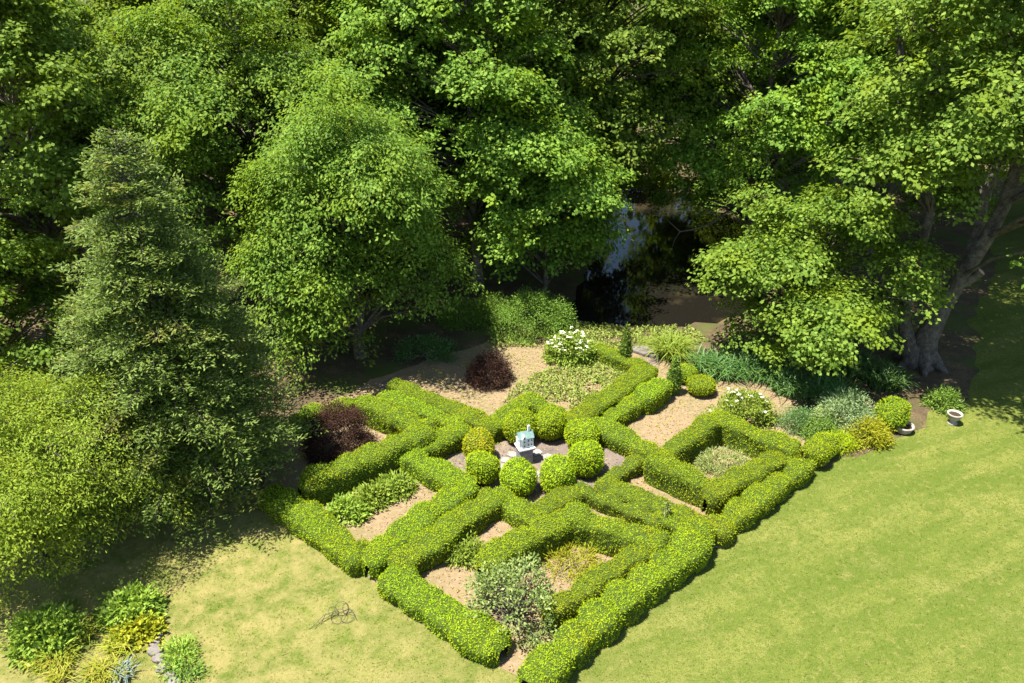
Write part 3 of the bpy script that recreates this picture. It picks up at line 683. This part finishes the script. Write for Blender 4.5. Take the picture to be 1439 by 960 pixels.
add_shrub('leafy_shrub', 'lush bright green leafy plant at the lower left, left one', P['hosta1'], .75, .65, .75, 2600, .15, .075, 'green', 116, clump=60, spread=.12)
add_shrub('leafy_shrub', 'lush green leafy plant at the head of the stone edging', P['hosta2'], .62, .55, .65, 2200, .14, .075, 'green', 117, clump=50, spread=.11)
add_shrub('leafy_shrub', 'low yellowish leafy plant against the stone edging', P['hosta3'], .5, .42, .38, 1200, .14, .08, 'yellow', 118, clump=30, spread=.10)
add_shrub('pot_perennial', 'shaded tuft of foliage behind the pale urn', P['potplant'], .5, .45, .7, 2200, .12, .03, 'yew', 119, 'plant', clump=40)
for i, (k, lab) in enumerate([('per1', 'leafy perennial at the outer end of the row in the left bed'), ('per2', 'leafy perennial in the middle of the row in the left bed'), ('per3', 'leafy perennial at the inner end of the row in the left bed')]):
    add_shrub('perennial', lab, P[k], .55, .42, .42, 1600, .13, .06, 'green', 120+i, 'plant', 'perennial row in the left bed', clump=36, spread=.1)
add_shrub('perennial', 'green perennial between two mulch patches in the front bed', P['sper'], .5, .42, .42, 1700, .12, .04, 'green', 124, 'plant', clump=36)
add_shrub('perennial', 'pale yellow-green plants filling the right square hedge', P['epla'], .85, .62, .35, 3000, .12, .022, 'pale', 125, 'plant', clump=60)
add_shrub('perennial', 'sparse yellowing plants inside the front square hedge', P['spla'], .75, .6, .3, 1700, .12, .022, 'yellow', 126, 'plant', clump=50)
add_shrub('perennial', 'small tuft of weeds right of the stone edging', P['smallA'], .3, .42, .26, 1000, .09, .035, 'green', 127, 'plant', clump=26)
add_shrub('perennial', 'tiny weed tuft by the bottom end of the stone edging', P['smallB'], .28, .22, .2, 500, .09, .03, 'yew', 128, 'plant', clump=16)
IR = 'strappy iris clumps in the shade by the small maple'
add_clump('daylily_clump', 'bright arching clump of long leaves at the pond edge by the slab', P['clumpA'], 420, 1.35, 'green', 140, .5, .04)
for i, (k, lab) in enumerate([('clumpB', 'dark strappy clump below the left side of the low bright maple'), ('clumpC', 'dark strappy clump below the middle of the low bright maple'), ('clumpD', 'dark strappy clump nearest the leaning trunk, on its left'),
        ('clumpE', 'dark strappy clump behind the silvery shrub'), ('clumpF', 'dark strappy clump right behind the white-blooming leafy shrub'), ('clumpG', 'dark strappy clump behind the ball bush'), ('clumpH', 'dark strappy clump closest to the bright arching clump')]):
    add_clump('iris_clump', lab, P[k], 420, 1.15, 'dark', 141+i, .65, .036, IR)
rng = np.random.default_rng(77)
for i in range(13):
    x = P['daylily'][0]+rng.uniform(-1.25, 1.2); y = P['daylily'][1]+rng.uniform(-.9, .75)
    add_clump('daylily_clump', 'yellowing daylily clump in the lower left corner bed', (x, y), 90, .55, 'daylily', 160+i, .22, .02, 'yellowing daylilies of the corner bed')
add_clump('bluish_plant', 'blue-grey tuft among the yellow daylilies at the bottom', P['blue'], 160, .42, 'blue', 180, .2, .028)

# ------------------------------------------------------------------ ground cover, mulch chips, grass
rng = np.random.default_rng(88); n = 15000
GC = [(-.3, 22.9), (1.0, 23.3), (2.2, 22.4), (4.6, 25.2), (3.6, 26.0), (1.2, 25.2), (.2, 24.3)]
GC2 = [(-1, 27.0), (2.6, 26.9), (4.6, 26.6), (6.2, 26.8), (7.6, 27.4), (7.2, 28.7), (4.5, 28.5), (2.6, 29.2), (-.5, 28.2)]
n = 30000; x = rng.uniform(-1, 8, n); y = rng.uniform(22, 29, n)
dn = np.array([mnoise.noise(Vector((a*1.4, b*1.4, 3))) for a, b in zip(x, y)])
k = (inside(GC, x, y) | inside(GC2, x, y)) & (dn > -.28); x, y = x[k], y[k]; n = len(x)
p = np.stack([x, y, rng.uniform(.02, .14, n)], 1)
v, f = kites(p, rnd_dir(rng, n)+np.array([0, 0, .3]), np.array([0, 0, 1.])+.5*rng.normal(size=(n, 3)), .11, .06)
tag(obj('ground_cover', v, f, 'cover'), 'low patchy ground cover in the back bed and along the pond bank', 'ground cover', kind='stuff')
n = 26000; x = rng.uniform(-8.5, 10.8, n); y = rng.uniform(11, 28.4, n); k = inside(BED, x, y); x, y = x[k], y[k]; n = len(x)
v, f = kites(np.stack([x, y, rng.uniform(.022, .035, n)], 1), rnd_dir(rng, n)*np.array([1, 1, .25]), np.array([0, 0, 1.])+.35*rng.normal(size=(n, 3)), .08*rng.uniform(.5, 1.3, n), .025, .0)
n2 = 9000; xx = rng.uniform(-8, 10, n2); yy = rng.uniform(11.5, 28, n2); q = np.array([mnoise.noise(Vector((a*.9, b*.9, 9))) for a, b in zip(xx, yy)])
kk = inside(BED, xx, yy) & (q > .12); n2 = int(kk.sum())
wv, wf = kites(np.stack([xx[kk], yy[kk], rng.uniform(.024, .05, n2)], 1), rnd_dir(rng, n2)+np.array([0, 0, .35]), np.array([0, 0, 1.])+.5*rng.normal(size=(n2, 3)), .09*rng.uniform(.5, 1.2, n2), .04)
tag(obj('bed_weeds', wv, wf, 'yellow'), 'small weeds sprouting in the mulch of the beds', 'weeds', kind='stuff')
tag(obj('mulch_chips', v, f, 'chip'), 'dry tan bark chips scattered over the beds', 'mulch', kind='stuff')
n = 110000; x = rng.uniform(-14, 26, n); y = 10.5+rng.random(n)**1.25*24
k = inside(LAWN, x, y) & ~inside(BED, x, y) & (np.abs(x) < 1.5+y*.78); x, y = x[k], y[k]; n = len(x); print('grass', n)
d = np.stack([rng.normal(0, .6, n), rng.normal(0, .6, n), np.full(n, .32)], 1)
v, f = kites(np.stack([x, y, np.full(n, .003)], 1), d, rnd_dir(rng, n)+np.array([0, -.3, .6]), .055*rng.uniform(.5, 1.4, n), .018, .05)
tag(obj('grass', v, f, 'grass'), 'short mown grass blades of the lawn', 'grass', kind='stuff')

# ------------------------------------------------------------------ stones and slabs
def slab(name, pts, z0, z1, mat, parent=None, bev=.02):
    bm = bmesh.new(); vs = [bm.verts.new((p[0], p[1], z0)) for p in pts]; fc = bm.faces.new(vs)
    if fc.normal.z < 0: fc.normal_flip()
    r = bmesh.ops.extrude_face_region(bm, geom=[fc]); bmesh.ops.translate(bm, vec=(0, 0, z1-z0), verts=[g for g in r['geom'] if isinstance(g, bmesh.types.BMVert)])
    bmesh.ops.recalc_face_normals(bm, faces=bm.faces)
    if bev: bmesh.ops.bevel(bm, geom=[e for e in bm.edges], offset=bev, segments=1, affect='EDGES')
    me = bpy.data.meshes.new(name); bm.to_mesh(me); bm.free(); me.materials.append(M[mat])
    o = bpy.data.objects.new(name, me); C.objects.link(o)
    if parent is not None: o.parent = parent
    return o
def blob(cx, cy, r, rng, n=8, sx=1, sy=1, rot=0):
    out = []
    for k in range(n):
        a = 2*math.pi*k/n; q = r*rng.uniform(.8, 1.1); x, y = q*math.cos(a)*sx, q*math.sin(a)*sy
        out.append((cx+x*math.cos(rot)-y*math.sin(rot), cy+x*math.sin(rot)+y*math.cos(rot)))
    return out
rng = np.random.default_rng(5)
def stone(label, loc, r, h, sx, sy, rot, mat='stone', name='stone_slab'):
    o = slab(name, blob(0, 0, r, rng, 8, sx, sy, rot), 0, h, mat); o.location = (loc[0], loc[1], .01); return tag(o, label, 'stone')
stone('flat grey stone slab at the far end of the path by the pond', P['slab1'], .62, .12, 1.35, .6, -.5)
stone('flat grey stepping slab where the lower left path meets the lawn', (P['sw'][0]+.05, P['sw'][1]+.05), .38, .05, 1.1, .8, .9)
stone('flat grey stepping slab where the right path meets the lawn', (P['se'][0]-.02, P['se'][1]+.02), .3, .05, 1.2, .8, 2.4)
ea, eb = np.array(P['edgeA']), np.array(P['edgeB'])
ed = thing('stone_edging', 'strip of rough pinkish grey stones edging the corner bed', 'edging', tuple(ea))
for i in range(11):
    q = (eb-ea)*i/10*1.15 + np.array([.10*math.sin(i*.9), 0]); o = slab('stone', blob(q[0], q[1], .17*rng.uniform(.8, 1.25), rng, 7, 1.0, .8, rng.random()*3), 0, .07+.05*rng.random(), 'stone', ed, .015)
# pale flagstones round the pedestal
pd = np.array(P['pedestal'])
fl = thing('flagstone_ring', 'ring of pale flagstones around the birdhouse pedestal', 'paving', (pd[0]+.1, pd[1]-.15, .021))
for i in range(11):
    a = 2*math.pi*i/11; slab('flagstone', blob(.72*math.cos(a), .60*math.sin(a), .19, rng, 6, 1, .85, a), 0, .03, 'palestone', fl, .008)

# ------------------------------------------------------------------ birdhouse on its pedestal
def box(x0, x1, y0, y1, z0, z1): return [(x0, y0, z0), (x1, y0, z0), (x1, y1, z0), (x0, y1, z0), (x0, y0, z1), (x1, y0, z1), (x1, y1, z1), (x0, y1, z1)]
BF = [(0, 3, 2, 1), (4, 5, 6, 7), (0, 1, 5, 4), (1, 2, 6, 5), (2, 3, 7, 6), (3, 0, 4, 7)]
pdt = thing('pedestal', 'square grey slate pedestal under the white birdhouse', 'pedestal', (pd[0], pd[1], .02), .35)
slab('shaft', [(-.2, -.2), (.2, -.2), (.2, .2), (-.2, .2)], 0, .5, 'slate', pdt, .012)
slab('cap', [(-.25, -.25), (.25, -.25), (.25, .25), (-.25, .25)], .502, .56, 'slate', pdt, .01)
bh = thing('birdhouse', 'white many-holed birdhouse with weathered teal gabled roof', 'birdhouse', (pd[0], pd[1], .598), .35)
bh.scale = (.74, .74, 1.0)
w, dp, hh = .30, .21, .34
v = box(-w, w, -dp, dp, 0, hh)+[(-w, 0, hh+.13), (w, 0, hh+.13)]
obj('wall', v, [(0, 3, 2, 1), (0, 1, 5, 4), (2, 3, 7, 6), (1, 2, 6, 9, 5), (3, 0, 4, 8, 7)], 'white', bh)
ov = .03
for s in (-1, 1):
    a = [(-w-ov, 0, hh+.145), (w+ov, 0, hh+.145), (w+ov, s*(dp+ov), hh-.03), (-w-ov, s*(dp+ov), hh-.03)]
    v = a+[(x, y, z+.022) for x, y, z in a]; obj('roof', v, BF if s < 0 else [tuple(reversed(q)) for q in BF], 'teal', bh)
# cross gable towards the camera, left
gv = [(-.21, -dp-.06, 0), (.0, -dp-.06, 0), (.0, -dp+.1, 0), (-.21, -dp+.1, 0), (-.21, -dp-.06, hh), (.0, -dp-.06, hh), (.0, -dp+.1, hh), (-.21, -dp+.1, hh), (-.105, -dp-.06, hh+.12), (-.105, -.02, hh+.12)]
obj('gable', gv, [(0, 1, 5, 8, 4), (1, 2, 6, 5), (3, 0, 4, 7), (4, 8, 9, 7), (8, 5, 6, 9)], 'white', bh)
def disc(x, y, z, r, axis):
    k = 10; a = np.arange(k)*2*math.pi/k
    if axis == 'y': return [(x+r*math.cos(t), y, z+r*math.sin(t)) for t in a]
    return [(x, y+r*math.cos(t), z+r*math.sin(t)) for t in a]
for (x, y, z, ax) in [(.09, -dp-.003, .09, 'y'), (.22, -dp-.003, .09, 'y'), (.09, -dp-.003, .24, 'y'), (.22, -dp-.003, .24, 'y'), (-.105, -dp-.063, .10, 'y'), (-.105, -dp-.063, .25, 'y'), (-.105, -dp-.063, .37, 'y'),
                      (-w-.003, -.09, .10, 'x'), (-w-.003, .09, .10, 'x'), (-w-.003, -.09, .25, 'x'), (-w-.003, .09, .25, 'x'), (-w-.003, 0, .38, 'x')]:
    hv = disc(x, y, z, .032, ax); obj('entrance_hole', hv, [tuple(range(10))], 'black', bh)
v = box(-w-.05, w+.05, -dp-.1, dp+.05, -.022, -.002); obj('floor_board', v, BF, 'white', bh)
v = box(.12, .2, -.04, .04, hh+.15, hh+.34); obj('chimney', v, BF, 'white', bh)

# ------------------------------------------------------------------ stone bowl and urn
def lathe(prof, k=20):
    a = np.arange(k)*2*math.pi/k; v = np.array([(r*math.cos(t), r*math.sin(t), z) for r, z in prof for t in a])
    return v, grid_faces(len(prof), k, True)
t = thing('stone_bowl', 'low wide pale stone bowl planter on the lawn edge beside the ball bush', 'planter', P['bowl'])
v, f = lathe([(.001, .0), (.20, .0), (.25, .05), (.29, .16), (.32, .21), (.32, .25), (.27, .25), (.24, .18), (.001, .17)]); obj('bowl', v, f, 'concrete', t, False)
v, f = lathe([(.245, .195), (.12, .205), (.001, .21)]); obj('soil', v, f, 'soil', t)
t = thing('stone_urn', 'pale footed stone urn standing in dappled shade under the leaning tree', 'planter', P['urn'])
t.scale = (.8, .8, .8)
v, f = lathe([(.001, .0), (.19, .0), (.19, .05), (.10, .09), (.09, .14), (.17, .2), (.25, .31), (.27, .42), (.30, .46), (.30, .5), (.25, .5), (.23, .4), (.001, .39)]); obj('bowl', v, f, 'concrete', t, False)
v, f = lathe([(.235, .43), (.12, .44), (.001, .445)]); obj('soil', v, f, 'soil', t)

# ------------------------------------------------------------------ bent wire frame on the lawn, dead branch over the pond
t = thing('wire_frame', 'tangled dark wire plant support lying on the left lawn', 'garden frame', P['wire'])
t.scale = (.82, .82, .82)
def loop(cx, cy, cz, r, tilt, az, n=18, a0=0, a1=2*math.pi):
    a = np.linspace(a0, a1, n); x = r*np.cos(a); z = r*np.sin(a)
    p = np.stack([x, z*math.sin(tilt), z*math.cos(tilt)], 1); ca, sa = math.cos(az), math.sin(az)
    return np.stack([cx+p[:, 0]*ca-p[:, 1]*sa, cy+p[:, 0]*sa+p[:, 1]*ca, np.maximum(cz+p[:, 2], .012)], 1)
ws = [loop(.12, .08, .2, .2, .5, .3), loop(-.12, 0, .14, .15, .9, 1.1), loop(.3, -.1, .08, .2, 1.35, .2), loop(.05, -.12, .1, .22, 1.2, -.5), loop(.22, .1, .16, .15, .3, 1.4)]
ws += [np.array([[-.1, 0, .15], [-.35, -.18, .2], [-.6, -.42, .05], [-.72, -.52, .012]]), np.array([[0, .05, .1], [-.38, -.25, .1], [-.55, -.5, .015]]), np.array([[.25, .05, .1], [.45, -.05, .2], [.6, -.2, .012]]), np.array([[-.3, -.1, .2], [-.42, -.35, .012]])]
for q in ws:
    v, f = tubes([(q, [.008]*len(q))], 5); obj('wire', v, f, 'wire', t, True)
t = thing('dead_branch', 'bare pale forked branch hanging over the pond', 'branch', (8.1, 36.5, 0))
v, f = tubes([([(3.0, .6, 2.6), (1.6, .2, 1.6), (.6, 0, 1.3), (0, -.1, 1.25)], [.06, .05, .04, .03]), ([(0, -.1, 1.25), (-.5, -.2, 1.7), (-.9, -.2, 2.1)], [.03, .02, .008]), ([(0, -.1, 1.25), (-.25, -.2, .85), (-.35, -.3, .5)], [.025, .015, .006])], 6)
obj('limb', v, f, 'palebark', t, True)
print('tris', sum(2*len(m.polygons) for m in bpy.data.meshes))
